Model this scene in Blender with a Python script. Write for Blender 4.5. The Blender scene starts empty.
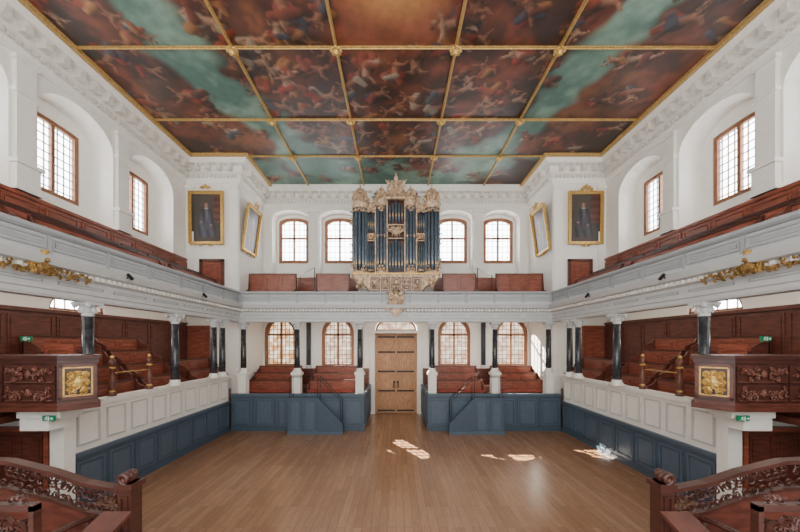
import bpy, bmesh, math, random
import numpy as np
from math import sin, cos, pi, sqrt
random.seed(7)
C = bpy.context.scene.collection
EYE=3.27; F=330.0
ORG={}
# ---------------------------------------------------------------- materials
def nodes(m):
    m.use_nodes=True
    nt=m.node_tree; b=nt.nodes['Principled BSDF']
    return nt,b
def mat(name,col,rough=.5,metal=0,var=.12,scale=6,bump=0.0,bscale=30,stretch=None,spec=None):
    m=bpy.data.materials.new(name); nt,b=nodes(m)
    tc=nt.nodes.new('ShaderNodeTexCoord'); mp=nt.nodes.new('ShaderNodeMapping')
    if stretch: mp.inputs['Scale'].default_value=stretch
    nt.links.new(tc.outputs['Object'],mp.inputs['Vector'])
    n=nt.nodes.new('ShaderNodeTexNoise'); n.inputs['Scale'].default_value=scale; n.inputs['Detail'].default_value=5
    nt.links.new(mp.outputs['Vector'],n.inputs['Vector'])
    r=nt.nodes.new('ShaderNodeValToRGB')
    r.color_ramp.elements[0].position=.3; r.color_ramp.elements[1].position=.7
    r.color_ramp.elements[0].color=(*[c*(1-var) for c in col],1)
    r.color_ramp.elements[1].color=(*[min(1,c*(1+var)) for c in col],1)
    nt.links.new(n.outputs['Fac'],r.inputs['Fac']); nt.links.new(r.outputs['Color'],b.inputs['Base Color'])
    b.inputs['Roughness'].default_value=rough; b.inputs['Metallic'].default_value=metal
    if spec is not None: b.inputs['Specular IOR Level'].default_value=spec
    if bump:
        n2=nt.nodes.new('ShaderNodeTexNoise'); n2.inputs['Scale'].default_value=bscale
        bp=nt.nodes.new('ShaderNodeBump'); bp.inputs['Strength'].default_value=bump; bp.inputs['Distance'].default_value=.02
        nt.links.new(mp.outputs['Vector'],n2.inputs['Vector']); nt.links.new(n2.outputs['Fac'],bp.inputs['Height']); nt.links.new(bp.outputs['Normal'],b.inputs['Normal'])
    return m
M={}
M['wall']=mat('cream_plaster',(.87,.845,.785),.7,0,.03)
M['bracket']=mat('shaded_bracket_plaster',(.74,.71,.65),.7,0,.05)  # wall plaster darkened, shading put into the modillions and dentils
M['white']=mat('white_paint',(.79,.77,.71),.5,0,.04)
M['whited']=mat('shaded_white_moulding',(.52,.51,.47),.5,0,.04)  # white darkened so the colour carries the moulding shadows
M['grey']=mat('pale_grey_paint',(.53,.545,.54),.5,0,.05)
M['greyd']=mat('handrail_and_shade_grey',(.34,.36,.375),.5,0,.05)  # handrail grey; on panel mouldings it stands in for weak shadows
M['blue']=mat('slate_blue_paint',(.050,.077,.108),.42,0,.08)
M['blue2']=mat('slate_blue_trim',(.072,.104,.140),.4,0,.08)
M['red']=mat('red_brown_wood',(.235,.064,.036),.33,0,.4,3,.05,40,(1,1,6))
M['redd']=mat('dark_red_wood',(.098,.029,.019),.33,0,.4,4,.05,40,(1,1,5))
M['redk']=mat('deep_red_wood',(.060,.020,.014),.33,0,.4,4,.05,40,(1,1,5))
M['carve']=mat('carved_dark_wood',(.13,.043,.027),.35,0,.4,14,.5,30)
M['oak']=mat('oak_door_wood',(.42,.215,.10),.5,0,.35,5,.1,40,(6,6,1))
M['frame']=mat('window_brown_wood',(.27,.115,.055),.5,0,.2)
M['lead']=mat('glazing_lead',(.20,.15,.11),.6,0,.1)
M['gold']=mat('gilding',(.58,.37,.11),.4,.55,.3,20,.3,60)
M['oldgold']=mat('aged_gilding',(.27,.155,.045),.42,.45,.6,14,.5,50)
M['ribgold']=mat('rib_gilding',(.50,.32,.11),.45,.35,.3,20,.3,60)
M['goldp']=mat('pale_pink_gilding',(.55,.39,.25),.5,.12,.55,10,.5,40)
M['marble']=mat('dark_marble',(.030,.032,.038),.22,0,.6,9)
M['pipe']=mat('slate_blue_pipe_metal',(.115,.155,.195),.3,.2,.25)
M['iron']=mat('black_iron',(.015,.015,.017),.4,.4,.1)
M['brass']=mat('brass',(.40,.24,.08),.35,.7,.1)
M['green']=mat('sign_green',(.0,.24,.10),.5,0,.03)
M['signw']=mat('sign_white',(.8,.85,.82),.5,0,.02)
M['velvet']=mat('red_cushion',(.28,.05,.032),.8,0,.15)
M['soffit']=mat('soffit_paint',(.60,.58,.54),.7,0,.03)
def floor_mat():
    m=bpy.data.materials.new('oak_plank_floor'); nt,b=nodes(m)
    tc=nt.nodes.new('ShaderNodeTexCoord'); mp=nt.nodes.new('ShaderNodeMapping')
    mp.inputs['Rotation'].default_value=(0,0,pi/2)
    nt.links.new(tc.outputs['Object'],mp.inputs['Vector'])
    br=nt.nodes.new('ShaderNodeTexBrick'); br.inputs['Scale'].default_value=1
    br.inputs['Brick Width'].default_value=1.5; br.inputs['Row Height'].default_value=.15
    br.inputs['Mortar Size'].default_value=.0035; br.inputs['Color1'].default_value=(.315,.168,.090,1)
    br.inputs['Color2'].default_value=(.240,.120,.060,1); br.inputs['Mortar'].default_value=(.13,.062,.032,1)
    nt.links.new(mp.outputs['Vector'],br.inputs['Vector'])
    mp2=nt.nodes.new('ShaderNodeMapping'); mp2.inputs['Scale'].default_value=(9,1.0,1)
    nt.links.new(tc.outputs['Object'],mp2.inputs['Vector'])
    n=nt.nodes.new('ShaderNodeTexNoise'); n.inputs['Scale'].default_value=3; n.inputs['Detail'].default_value=6
    nt.links.new(mp2.outputs['Vector'],n.inputs['Vector'])
    mr=nt.nodes.new('ShaderNodeMapRange'); mr.inputs['To Min'].default_value=.68; mr.inputs['To Max'].default_value=1.32
    nt.links.new(n.outputs['Fac'],mr.inputs['Value'])
    mx=nt.nodes.new('ShaderNodeVectorMath'); mx.operation='SCALE'
    nt.links.new(br.outputs['Color'],mx.inputs[0]); nt.links.new(mr.outputs['Result'],mx.inputs['Scale'])
    nt.links.new(mx.outputs['Vector'],b.inputs['Base Color'])
    b.inputs['Roughness'].default_value=.25
    return m
M['floor']=floor_mat()
def pane_mat(name,tfac,em,c0,c1,sc=2.5):
    m=bpy.data.materials.new(name); m.use_nodes=True; nt=m.node_tree; nt.nodes.clear()
    o=nt.nodes.new('ShaderNodeOutputMaterial'); t=nt.nodes.new('ShaderNodeBsdfTransparent')
    e=nt.nodes.new('ShaderNodeEmission')
    tc=nt.nodes.new('ShaderNodeTexCoord'); n=nt.nodes.new('ShaderNodeTexNoise'); n.inputs['Scale'].default_value=sc
    nt.links.new(tc.outputs['Object'],n.inputs['Vector'])
    r=nt.nodes.new('ShaderNodeValToRGB'); r.color_ramp.elements[0].position=.4; r.color_ramp.elements[1].position=.6
    r.color_ramp.elements[0].color=(*c0,1); r.color_ramp.elements[1].color=(*c1,1)
    nt.links.new(n.outputs['Fac'],r.inputs['Fac']); nt.links.new(r.outputs['Color'],e.inputs['Color'])
    e.inputs['Strength'].default_value=em
    mx=nt.nodes.new('ShaderNodeMixShader'); mx.inputs[0].default_value=1-tfac
    nt.links.new(t.outputs[0],mx.inputs[1]); nt.links.new(e.outputs[0],mx.inputs[2]); nt.links.new(mx.outputs[0],o.inputs[0])
    return m
M['pane']=pane_mat('daylight_glow_leaded_glass',0.0,14.0,(.84,.90,1),(1,.98,.93))  # opaque emissive panes, their glow stands in for daylight
M['warm']=pane_mat('opaque_glow_leaded_glass',0.0,2.4,(.60,.28,.10),(1,.86,.66),3.0)  # opaque emissive pane: glow replaces daylight and holds back the sun
M['clear']=pane_mat('warm_glow_window_glass',0.42,1.9,(.50,.21,.06),(1,.82,.58),3.0)  # lets some sun through; amber emission imitates light from outside
def paint_mat(name,rough=.5):
    m=bpy.data.materials.new(name); nt,b=nodes(m)
    a=nt.nodes.new('ShaderNodeAttribute'); a.attribute_name='paint'
    tc=nt.nodes.new('ShaderNodeTexCoord'); n=nt.nodes.new('ShaderNodeTexNoise'); n.inputs['Scale'].default_value=5; n.inputs['Detail'].default_value=6
    nt.links.new(tc.outputs['Object'],n.inputs['Vector'])
    mr=nt.nodes.new('ShaderNodeMapRange'); mr.inputs['To Min'].default_value=.6; mr.inputs['To Max'].default_value=1.3
    nt.links.new(n.outputs['Fac'],mr.inputs['Value'])
    mx=nt.nodes.new('ShaderNodeVectorMath'); mx.operation='SCALE'
    nt.links.new(a.outputs['Color'],mx.inputs[0]); nt.links.new(mr.outputs['Result'],mx.inputs['Scale'])
    nt.links.new(mx.outputs['Vector'],b.inputs['Base Color']); b.inputs['Roughness'].default_value=rough
    return m
M['fresco']=paint_mat('painted_ceiling_canvas'); M['canvas']=paint_mat('oil_portrait_canvas',.4)
# ---------------------------------------------------------------- mesh builder
ID=lambda u,d,z:(u,d,z)
class MB:
    def __init__(s,xf=ID): s.v=[];s.f=[];s.xf=xf
    def add(s,vs,fs):
        b=len(s.v); s.v+= [s.xf(*p) for p in vs]; s.f+=[tuple(b+i for i in f) for f in fs]; return s
    def join(s,o):
        b=len(s.v); s.v+=o.v; s.f+=[tuple(b+i for i in f) for f in o.f]; return s
    def box(s,x0,x1,y0,y1,z0,z1):
        return s.add([(x0,y0,z0),(x1,y0,z0),(x1,y1,z0),(x0,y1,z0),(x0,y0,z1),(x1,y0,z1),(x1,y1,z1),(x0,y1,z1)],
              [(0,3,2,1),(4,5,6,7),(0,1,5,4),(1,2,6,5),(2,3,7,6),(3,0,4,7)])
    def obox(s,cx,cy,a,l,w,z0,z1):
        t=(cos(a),sin(a)); n=(-sin(a),cos(a)); P=[]
        for z in(z0,z1):
            for i,j in((-1,-1),(1,-1),(1,1),(-1,1)): P.append((cx+t[0]*i*l/2+n[0]*j*w/2,cy+t[1]*i*l/2+n[1]*j*w/2,z))
        return s.add(P,[(0,3,2,1),(4,5,6,7),(0,1,5,4),(1,2,6,5),(2,3,7,6),(3,0,4,7)])
    def prism(s,pts,z0,z1):
        n=len(pts); return s.add([(x,y,z0) for x,y in pts]+[(x,y,z1) for x,y in pts],
            [tuple(range(n))[::-1],tuple(range(n,2*n))]+[(i,(i+1)%n,n+(i+1)%n,n+i) for i in range(n)])
    def slab(s,pts,d0,d1):
        n=len(pts); return s.add([(u,d0,z) for u,z in pts]+[(u,d1,z) for u,z in pts],
            [tuple(range(n)),tuple(range(n,2*n))[::-1]]+[(i,(i+1)%n,n+(i+1)%n,n+i) for i in range(n)])
    def lathe(s,prof,cx,cy,n=14,sx=1,sy=1):
        V=[];Fc=[];m=len(prof)
        for r,z in prof:
            for k in range(n): a=2*pi*k/n; V.append((cx+sx*r*cos(a),cy+sy*r*sin(a),z))
        for i in range(m-1):
            for k in range(n): Fc.append((i*n+k,i*n+(k+1)%n,(i+1)*n+(k+1)%n,(i+1)*n+k))
        Fc.append(tuple(range(n))[::-1]); Fc.append(tuple(range((m-1)*n,m*n)))
        return s.add(V,Fc)
    def ell(s,c,rx,ry,rz,n=10,m=6):
        V=[(c[0],c[1],c[2]-rz)];Fc=[]
        for i in range(1,m):
            t=pi*i/m
            for k in range(n): a=2*pi*k/n; V.append((c[0]+rx*sin(t)*cos(a),c[1]+ry*sin(t)*sin(a),c[2]-rz*cos(t)))
        V.append((c[0],c[1],c[2]+rz)); L=len(V)-1
        for k in range(n):
            Fc.append((0,1+(k+1)%n,1+k)); Fc.append((L,L-n+k,L-n+(k+1)%n))
        for i in range(m-2):
            for k in range(n): a=1+i*n; Fc.append((a+k,a+(k+1)%n,a+n+(k+1)%n,a+n+k))
        return s.add(V,Fc)
    def tube(s,pts,r,n=6):
        V=[];Fc=[];m=len(pts); rs=r if isinstance(r,(list,tuple)) else [r]*m
        for i,p in enumerate(pts):
            a=pts[max(0,i-1)]; b=pts[min(m-1,i+1)]
            t=np.array(b,float)-np.array(a,float); t/= (np.linalg.norm(t)+1e-9)
            up=np.array((0,0,1.)) if abs(t[2])<.9 else np.array((0,1.,0))
            x=np.cross(t,up)
            if np.linalg.norm(x)<1e-6: x=np.array((1.,0,0))
            x/=np.linalg.norm(x); y=np.cross(x,t)
            for k in range(n):
                q=np.array(p)+rs[i]*(x*cos(2*pi*k/n)+y*sin(2*pi*k/n)); V.append(tuple(q))
        for i in range(m-1):
            for k in range(n): Fc.append((i*n+k,i*n+(k+1)%n,(i+1)*n+(k+1)%n,(i+1)*n+k))
        Fc.append(tuple(range(n))[::-1]); Fc.append(tuple(range((m-1)*n,m*n)))
        return s.add(V,Fc)
    def curl(s,cu,cz,r,turns=1.3,dr=1,ph=0,th=.02,d=0,n=14):
        P=[];R=[]
        for i in range(n):
            t=i/(n-1); rr=r*(1-.8*t); a=ph+dr*turns*2*pi*t
            P.append((cu+rr*cos(a),d-.02*sin(pi*t),cz+rr*sin(a))); R.append(th*(1.1-.5*t))
        V=[];Fc=[];k4=5
        for i,p in enumerate(P):
            a=P[max(0,i-1)]; b=P[min(n-1,i+1)]; tx,tz=b[0]-a[0],b[2]-a[2]; L=sqrt(tx*tx+tz*tz)+1e-9
            nx,nz=-tz/L,tx/L
            for k in range(k4):
                c=R[i]*cos(2*pi*k/k4); e=R[i]*1.5*sin(2*pi*k/k4); V.append((p[0]+nx*c,p[1]+e,p[2]+nz*c))
        for i in range(n-1):
            for k in range(k4): Fc.append((i*k4+k,i*k4+(k+1)%k4,(i+1)*k4+(k+1)%k4,(i+1)*k4+k))
        Fc.append(tuple(range(k4))[::-1]); Fc.append(tuple(range((n-1)*k4,n*k4)))
        s.add(V,Fc); s.ell(P[-1],th*1.3,th*1.3,th*1.3,6,4); return s
    def carve(s,cu,cz,w,h,n,seed=1,th=.02,d=0,mirror=True):
        R=random.Random(seed); k=n//2 if mirror else n
        for i in range(k):
            r=min(w,h)*R.uniform(.10,.2)
            u=R.uniform(0.05*w,w/2-r) if mirror else R.uniform(-w/2+r,w/2-r); z=R.uniform(-h/2+r,h/2-r); ph=R.uniform(0,2*pi); t=R.uniform(.9,1.5)
            s.curl(cu+u,cz+z,r,t,1,ph,th,d,10)
            if mirror: s.curl(cu-u,cz+z,r,t,-1,pi-ph,th,d,10)
        return s
    def sweep(s,prof,path,i0=None,i1=None):
        n=len(path); N=[]
        for i in range(n):
            def nr(a,b):
                dx,dy=b[0]-a[0],b[1]-a[1]; L=sqrt(dx*dx+dy*dy); return (dy/L,-dx/L)
            if i==0: nn=nr(path[0],path[1])
            elif i==n-1: nn=nr(path[-2],path[-1])
            else:
                a=nr(path[i-1],path[i]); b=nr(path[i],path[i+1]); k=1+a[0]*b[0]+a[1]*b[1]; nn=((a[0]+b[0])/k,(a[1]+b[1])/k)
            N.append(nn)
        i0=0 if i0 is None else i0; i1=n-1 if i1 is None else i1; m=len(prof);V=[];Fc=[]
        for i in range(i0,i1+1):
            for o,z in prof: V.append((path[i][0]+N[i][0]*o,path[i][1]+N[i][1]*o,z))
        for i in range(i1-i0):
            for k in range(m): Fc.append((i*m+k,i*m+(k+1)%m,(i+1)*m+(k+1)%m,(i+1)*m+k))
        Fc.append(tuple(range(m))); Fc.append(tuple(range((i1-i0)*m,(i1-i0+1)*m))[::-1])
        return s.add(V,Fc)
    def ringframe(s,o,i,d0,d1):
        n=len(o); V=[(u,d0,z) for u,z in o]+[(u,d0,z) for u,z in i]+[(u,d1,z) for u,z in o]+[(u,d1,z) for u,z in i]
        Fc=[]
        for k in range(n):
            j=(k+1)%n
            Fc+=[(k,j,n+j,n+k),(2*n+k,3*n+k,3*n+j,2*n+j),(k,2*n+k,2*n+j,j),(n+k,n+j,3*n+j,3*n+k)]
        return s.add(V,Fc)
    def panels(s,u0,u1,z0,z1,n,d=0,t=.03,gap=.08,p=.02,field=True):
        w=(u1-u0)/n
        for k in range(n):
            a=u0+k*w+gap/2; b=u0+(k+1)*w-gap/2; c=z0+gap/2; e=z1-gap/2
            s.box(a,b,d-p,d,c,c+t); s.box(a,b,d-p,d,e-t,e); s.box(a,a+t,d-p,d,c+t,e-t); s.box(b-t,b,d-p,d,c+t,e-t)
            if field and b-a>5*t and e-c>5*t: s.box(a+2*t,b-2*t,d-p*.6,d,c+2*t,e-2*t)
        return s
    def build(s,name,m,parent=None,smooth=False,label=None):
        if parent is not None: org=ORG[parent]
        else:
            xs=[p[0] for p in s.v]; ys=[p[1] for p in s.v]; zs=[p[2] for p in s.v]
            org=((min(xs)+max(xs))/2,(min(ys)+max(ys))/2,min(zs))
        me=bpy.data.meshes.new(name); me.from_pydata([(p[0]-org[0],p[1]-org[1],p[2]-org[2]) for p in s.v],[],s.f)
        bm=bmesh.new(); bm.from_mesh(me); bmesh.ops.recalc_face_normals(bm,faces=bm.faces)
        if smooth:
            for f in bm.faces: f.smooth=len(f.verts)<=4
        bm.to_mesh(me); bm.free()
        me.materials.append(M[m] if isinstance(m,str) else m)
        o=bpy.data.objects.new(name,me); C.objects.link(o)
        if parent is not None: o.parent=parent; ORG[o]=ORG[parent]
        else: o.location=org; ORG[o]=org
        if label: o['label']=label
        return o
def thing(name,label,cat,loc,group=None,kind=None):
    o=bpy.data.objects.new(name,None); C.objects.link(o); o.location=loc; o.empty_display_size=.1; ORG[o]=tuple(loc)
    if kind: o['kind']=kind
    o['label']=label; o['category']=cat
    if group: o['group']=group
    return o
def tag(o,label,cat,group=None):
    o['label']=label;o['category']=cat
    if group:o['group']=group
    return o
def struct(o,label=None,cat=None):
    o['kind']='structure'
    if label:o['label']=label;o['category']=cat
    return o
SIDES=((-1,'left'),(1,'right'))
def side_xf(s,X0): return lambda u,d,z:(s*(X0+d),u,z)
def far_xf(Y0,cx=0): return lambda u,d,z:(cx+u,Y0+d,z)
# ---------------------------------------------------------------- dims
XW=8.25; YB=12.95; XB=6.15; YF=15.3; ZC=10.42; ZG=4.75; YN=-1.2
XG=5.9; YG=12.45; XL=6.2; YL=12.27
struct(MB().box(-XW-.5,XW+.5,YN,YF+.6,-.12,0).build('floor','floor'),'polished brown oak plank floor','floor')
struct(MB().box(-XW-.5,XW+.5,YN,YF+.6,ZC,ZC+.15).build('ceiling','redd'),'flat ceiling carrying the painted canvases','ceiling')
def arch_pts(w,z0,zs,zt,n=12):
    P=[(-w/2,z0)]
    for i in range(n+1):
        a=pi-pi*i/n; P.append((w/2*cos(a),zs+(zt-zs)*sin(a)))
    P.append((w/2,z0)); return P
def wall_open(mb,u0,u1,z0,z1,ops,depth,d=0):
    ops=sorted(ops); cur=u0
    for uc,w,a,zs,zt in ops:
        if uc-w/2>cur: mb.add([(cur,d,z0),(uc-w/2,d,z0),(uc-w/2,d,z1),(cur,d,z1)],[(0,1,2,3)])
        if a>z0: mb.add([(uc-w/2,d,z0),(uc+w/2,d,z0),(uc+w/2,d,a),(uc-w/2,d,a)],[(0,1,2,3)])
        P=arch_pts(w,a,zs,zt)[1:-1]
        for i in range(len(P)-1):
            mb.add([(uc+P[i][0],d,P[i][1]),(uc+P[i+1][0],d,P[i+1][1]),(uc+P[i+1][0],d,z1),(uc+P[i][0],d,z1)],[(0,1,2,3)])
        Q=[(uc+x,z) for x,z in arch_pts(w,a,zs,zt)]; n=len(Q)
        mb.add([(x,d,z) for x,z in Q]+[(x,d+depth,z) for x,z in Q],[(i,(i+1)%n,n+(i+1)%n,n+i) for i in range(n)])
        cur=uc+w/2
    mb.add([(cur,d,z0),(u1,d,z0),(u1,d,z1),(cur,d,z1)],[(0,1,2,3)])
wn=[0]
def window(xf,uc,d,w,z0,zs,zt,cols,rows,label,pane='pane',t=.09,mull=True,transom=None,bt=.011):
    wn[0]+=1
    x0,y0,_=xf(uc,d,0)
    root=thing('window_%d'%wn[0],label,'window',(x0,y0,z0),kind='structure')
    X=lambda u,dd,z: xf(uc+u,d+dd,z)
    o=arch_pts(w,z0,zs,zt); i=[(u*(1-2*t/w),max(z0+t,z-t) if k in(0,len(o)-1) else z-(t if z>zs-.001 else 0)) for k,(u,z) in enumerate(o)]
    MB(X).ringframe(o,i,-.07,.07).build('window_frame','frame',root)
    MB(X).slab(o,.03,.036).build('pane',pane,root)
    g=MB(X)
    def az(u): return zs+(zt-zs)*sqrt(max(0,1-(2*u/w)**2))
    for k in range(1,cols):
        u=-w/2+w*k/cols; g.box(u-bt,u+bt,.0,.025,z0+t*.5,az(u)-t*.5)
    for k in range(1,rows):
        z=z0+(zt-z0)*k/rows
        hw=w/2 if z<zs else w/2*sqrt(max(0,1-((z-zs)/(zt-zs))**2))
        g.box(-hw+t*.5,hw-t*.5,.0,.025,z-bt,z+bt)
    g.build('glazing_bars','lead',root)
    if mull: MB(X).box(-.045,.045,-.06,.03,z0+t,az(0)-t).build('mullion','frame',root)
    if transom: MB(X).box(-w/2+t,w/2-t,-.06,.03,transom-.04,transom+.04).build('transom','frame',root)
    return root
# ---------------------------------------------------------------- side walls
BAYS=[0.8,3.4,6.0,8.6,11.2]
BW={0.8:'nearest',3.4:'next nearest',6.0:'middle',8.6:'second from the corner turret',11.2:'beside the corner turret'}
for s,sd in SIDES:
    xf=side_xf(s,XW); w=MB(xf)
    wall_open(w,YN,YF,ZG,ZC,[(b,2.05,6.58,8.75,9.44) for b in BAYS],.65)
    for b in BAYS: wall_open(w,b-1.06,b+1.06,6.5,9.55,[(b,1.35,7.1,9.0,9.04)],.14,.65)
    wall_open(w,YN,YF,0,ZG,[(b,1.5,4.08,4.1,4.68) for b in BAYS[:4]],.15)
    struct(w.build('wall_'+sd,'wall'),'cream plaster wall with deep arched window recesses, %s side'%sd,'wall')
    for k in range(4):
        p=MB(xf); u=BAYS[k]+1.3
        p.box(u-.24,u+.24,-.14,.0,6.58,7.15); p.box(u-.28,u+.28,-.20,.0,7.15,7.23); p.box(u-.27,u+.27,-.17,0,6.58,6.69)
        p.box(u-.2,u+.2,-.09,0,7.23,9.5); p.box(u-.24,u+.24,-.13,0,8.70,8.80); p.box(u-.24,u+.24,-.13,0,9.40,9.5)
        struct(p.build('trim_1','wall'),'plaster pier on a pedestal between %s gallery windows, number %d from the camera'%(sd,k+1),'pier')
    for b in BAYS[1:]:
        window(xf,b,.74,1.35,7.1,9.0,9.04,8,9,'brown framed leaded gallery window in arched recess on %s wall, %s'%(sd,BW[b]),t=.11)
    for b in BAYS[1:4]:
        window(xf,b,.12,1.5,4.08,4.1,4.68,6,2,'low half-round window above the %s lower panelling, %s'%(sd,BW[b]),t=.06,mull=False)
    t=MB(); t.box(*sorted((s*XB,s*XW)),YB,YF,0,ZC)
    struct(t.build('wall_%s_turret'%sd,'wall'),'projecting cream plaster corner turret at the %s end of the organ wall'%sd,'wall')
    for cx,l in((6.32,'inner'),(8.05,'outer')):
        struct(MB(far_xf(YB,s*cx)).box(-.14,.14,-.06,-.001,4.75,9.5).box(-.18,.18,-.1,-.001,9.3,9.42).box(-.18,.18,-.1,-.001,4.75,5.3).build('trim_11','wall'),'plaster pilaster strip on the %s edge of the %s turret'%(l,sd),'pilaster strip')
xf=far_xf(YF); w=MB(xf)
LW=[-5.35,-2.7,2.7,5.35]; UW=[-4.9,-2.7,2.7,4.9]
wall_open(w,-XB,XB,0,ZG,[(x,1.5,2.16,3.75,4.47) for x in LW]+[(0,1.95,0,3.9,4.5)],.2)
wall_open(w,-XB,XB,ZG,ZC,[(x,1.68,6.3,9.05,9.44) for x in UW],.58)
for x in UW: wall_open(w,x-.86,x+.86,6.25,9.5,[(x,1.42,7.1,9.05,9.26)],.1,.58)
struct(w.build('wall_back','wall'),'cream plaster end wall behind the organ','wall')
nm=['leftmost','left of the doorway','right of the doorway','rightmost']
for k,(x,n_) in enumerate(zip(LW,nm)): window(xf,x,.13,1.5,2.16,3.75,4.47,8,12,'round-headed brown window on the lower end wall, %s'%n_,pane='clear' if k else 'warm',t=.14,transom=3.65,bt=.012)
nm=['leftmost','just left of the organ','just right of the organ','rightmost']
for x,n_ in zip(UW,nm): window(xf,x,.62,1.42,7.1,9.05,9.26,6,8,'tall brown framed upper window on the organ wall, %s'%n_,t=.14,bt=.008,transom=8.3)
window(xf,0,.13,1.9,3.83,3.9,4.48,6,2,'half-round fanlight over the oak double doors',pane='clear',t=.07,mull=False)
for x in(-3.8,-1.62,1.62,3.8):
    struct(MB(far_xf(YF,x)).box(-.2,.2,-.12,-.001,6.28,9.5).box(-.25,.25,-.18,-.001,6.28,6.95).box(-.25,.25,-.17,-.001,9.28,9.4).box(-.24,.24,-.16,-.001,8.85,8.92).build('trim_12','wall'),'plaster pier between upper end windows at %s'%({-3.8:'the left pair',-1.62:'the organ left flank',1.62:'the organ right flank',3.8:'the right pair'}[x]),'pier')
dr=thing('door_1','tall honey oak double doors with dark iron straps under the fanlight','door',(0,YF+.05,0),kind='structure')
MB(xf).box(-.97,-.88,.03,.2,0,3.8).box(.88,.97,.03,.2,0,3.8).box(-.97,.97,.01,.2,3.66,3.85).build('door_frame','oak',dr)
MB(xf).box(-.035,.035,.02,.14,0,3.67).build('meeting_stile','oak',dr)
for sg in(-1,1):
    X=far_xf(YF+.08,sg*.44)
    lf=MB(X).box(-.44,.44,0,.06,.0,3.68); lf.panels(-.42,.42,.05,3.6,1,0,.05,.06,.03,False)
    for a,b in((.2,1.0),(1.1,1.9),(2.0,2.8),(2.9,3.5)): lf.panels(-.34,.34,a,b,1,-.0,.035,.06,.03)
    leaf=lf.build('door_leaf','oak',dr)
    for z in(.14,1.05,1.95,2.85,3.55):
        h=MB(X); h.box(-.40,.40,-.05,-.035,z-.032,z+.032)
        for q in(-.3,-.1,.1,.3): h.ell((q,-.05,z),.03,.02,.03,6,4)
        h.build('strap_hinge','iron',leaf)
    MB(X).box(-sg*.36-.05,-sg*.36+.05,-.05,-.03,1.2,1.5).build('lock_plate','iron',leaf)
    MB(X).lathe([(.0,1.2),(.03,1.22),(.03,1.4),(0,1.42)],-sg*.36,-.08,8).build('door_handle','brass',leaf)
ds=MB(xf).box(-1.2,-.98,-.12,0,0,4.0).box(.98,1.2,-.12,0,0,4.0).box(-1.25,1.25,-.16,0,3.72,3.84)
struct(ds.build('trim_2','white'),'white door surround of the oak double doors','trim')
dn=[1]
for s,sd in SIDES:
    for (cx,ww,z0,z1,wh) in((7.72,.95,1.9,3.95,'lower'),(7.2,.75,4.9,6.45,'upper gallery')):
        dn[0]+=1
        r=thing('door_%d'%dn[0],'red-brown panelled %s door in the %s corner turret'%(wh,sd),'door',(s*cx,YB,z0),kind='structure')
        X=far_xf(YB,s*cx)
        m=MB(X).box(-ww/2,ww/2,-.05,-.01,z0,z1); m.panels(-ww/2+.05,ww/2-.05,z0+.05,z1-.05,1,-.05,.04); m.panels(-ww/2+.1,ww/2-.1,z0+.15,z1-.12,2,-.06,.03)
        m.build('door_leaf','red',r)
        MB(X).box(-ww/2-.1,-ww/2,-.09,0,z0,z1+.1).box(ww/2,ww/2+.1,-.09,0,z0,z1+.1).box(-ww/2-.1,ww/2+.1,-.09,0,z1,z1+.1).build('door_frame','white' if wh=='lower' else 'redd',r)
        MB(X).ell((ww*.35,-.1,z0+1.0),.03,.03,.03).build('door_knob','brass',r)
# ---------------------------------------------------------------- cornice
room=[(-XW,YN),(-XW,YB),(-XB,YB),(-XB,YF),(XB,YF),(XB,YB),(XW,YB),(XW,YN)]
prof=[(0,9.5),(.05,9.5),(.07,9.62),(.10,9.66),(.10,9.84),(.20,9.9),(.20,10.12),(.40,10.14),(.42,10.22),(.47,10.32),(.5,10.42),(0,10.42)]
cr=struct(MB().sweep(prof,room).build('trim_3','wall'),'cream moulded cornice running under the painted ceiling','cornice')
md=MB(); dt=MB()
def along(path,sp,off):
    for i in range(len(path)-1):
        a,b=path[i],path[i+1]; dx,dy=b[0]-a[0],b[1]-a[1]; L=sqrt(dx*dx+dy*dy); n=(dy/L,-dx/L); k=max(1,int(L/sp))
        for j in range(k):
            t=(j+.5)/k; yield a[0]+dx*t+n[0]*off,a[1]+dy*t+n[1]*off,math.atan2(dy,dx)
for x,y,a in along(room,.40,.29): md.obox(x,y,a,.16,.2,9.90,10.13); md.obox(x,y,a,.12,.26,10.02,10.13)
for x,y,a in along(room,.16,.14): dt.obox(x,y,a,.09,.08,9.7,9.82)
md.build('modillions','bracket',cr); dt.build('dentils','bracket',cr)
roomi=[(-XW+.49,YN),(-XW+.49,YB-.49),(-XB+.49,YB-.49),(-XB+.49,YF-.29),(XB-.49,YF-.29),(XB-.49,YB-.49),(XW-.49,YB-.49),(XW-.49,YN)]
struct(MB().sweep([(-.03,10.31),(.09,10.31),(.11,10.42),(-.03,10.42)],roomi).build('trim_4','ribgold'),'gilded rope border around the painted ceiling','trim')
# ---------------------------------------------------------------- painted ceiling
RES=.04; GX0,GX1,GY0,GY1=-7.84,7.84,2.7,15.2
nx=int((GX1-GX0)/RES)+1; ny=int((GY1-GY0)/RES)+1
gx=GX0+np.arange(nx)*RES; gy=GY0+np.arange(ny)*RES
XX,YY=np.meshgrid(gx,gy)
def vn(sc,seed):
    r=np.random.RandomState(seed); g=r.rand(160,160)
    u=(XX+9)/sc; v=(YY+1)/sc; iu=np.floor(u).astype(int); iv=np.floor(v).astype(int); fu=u-iu; fv=v-iv
    fu=fu*fu*(3-2*fu); fv=fv*fv*(3-2*fv); iu%=159; iv%=159
    return (g[iv,iu]*(1-fu)+g[iv,iu+1]*fu)*(1-fv)+(g[iv+1,iu]*(1-fu)+g[iv+1,iu+1]*fu)*fv
def fbm(sc,seed): return (vn(sc,seed)+.5*vn(sc/2,seed+1)+.3*vn(sc/4,seed+2))/1.8
def sm(a,b,x): t=np.clip((x-a)/(b-a),0,1); return t*t*(3-2*t)
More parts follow.
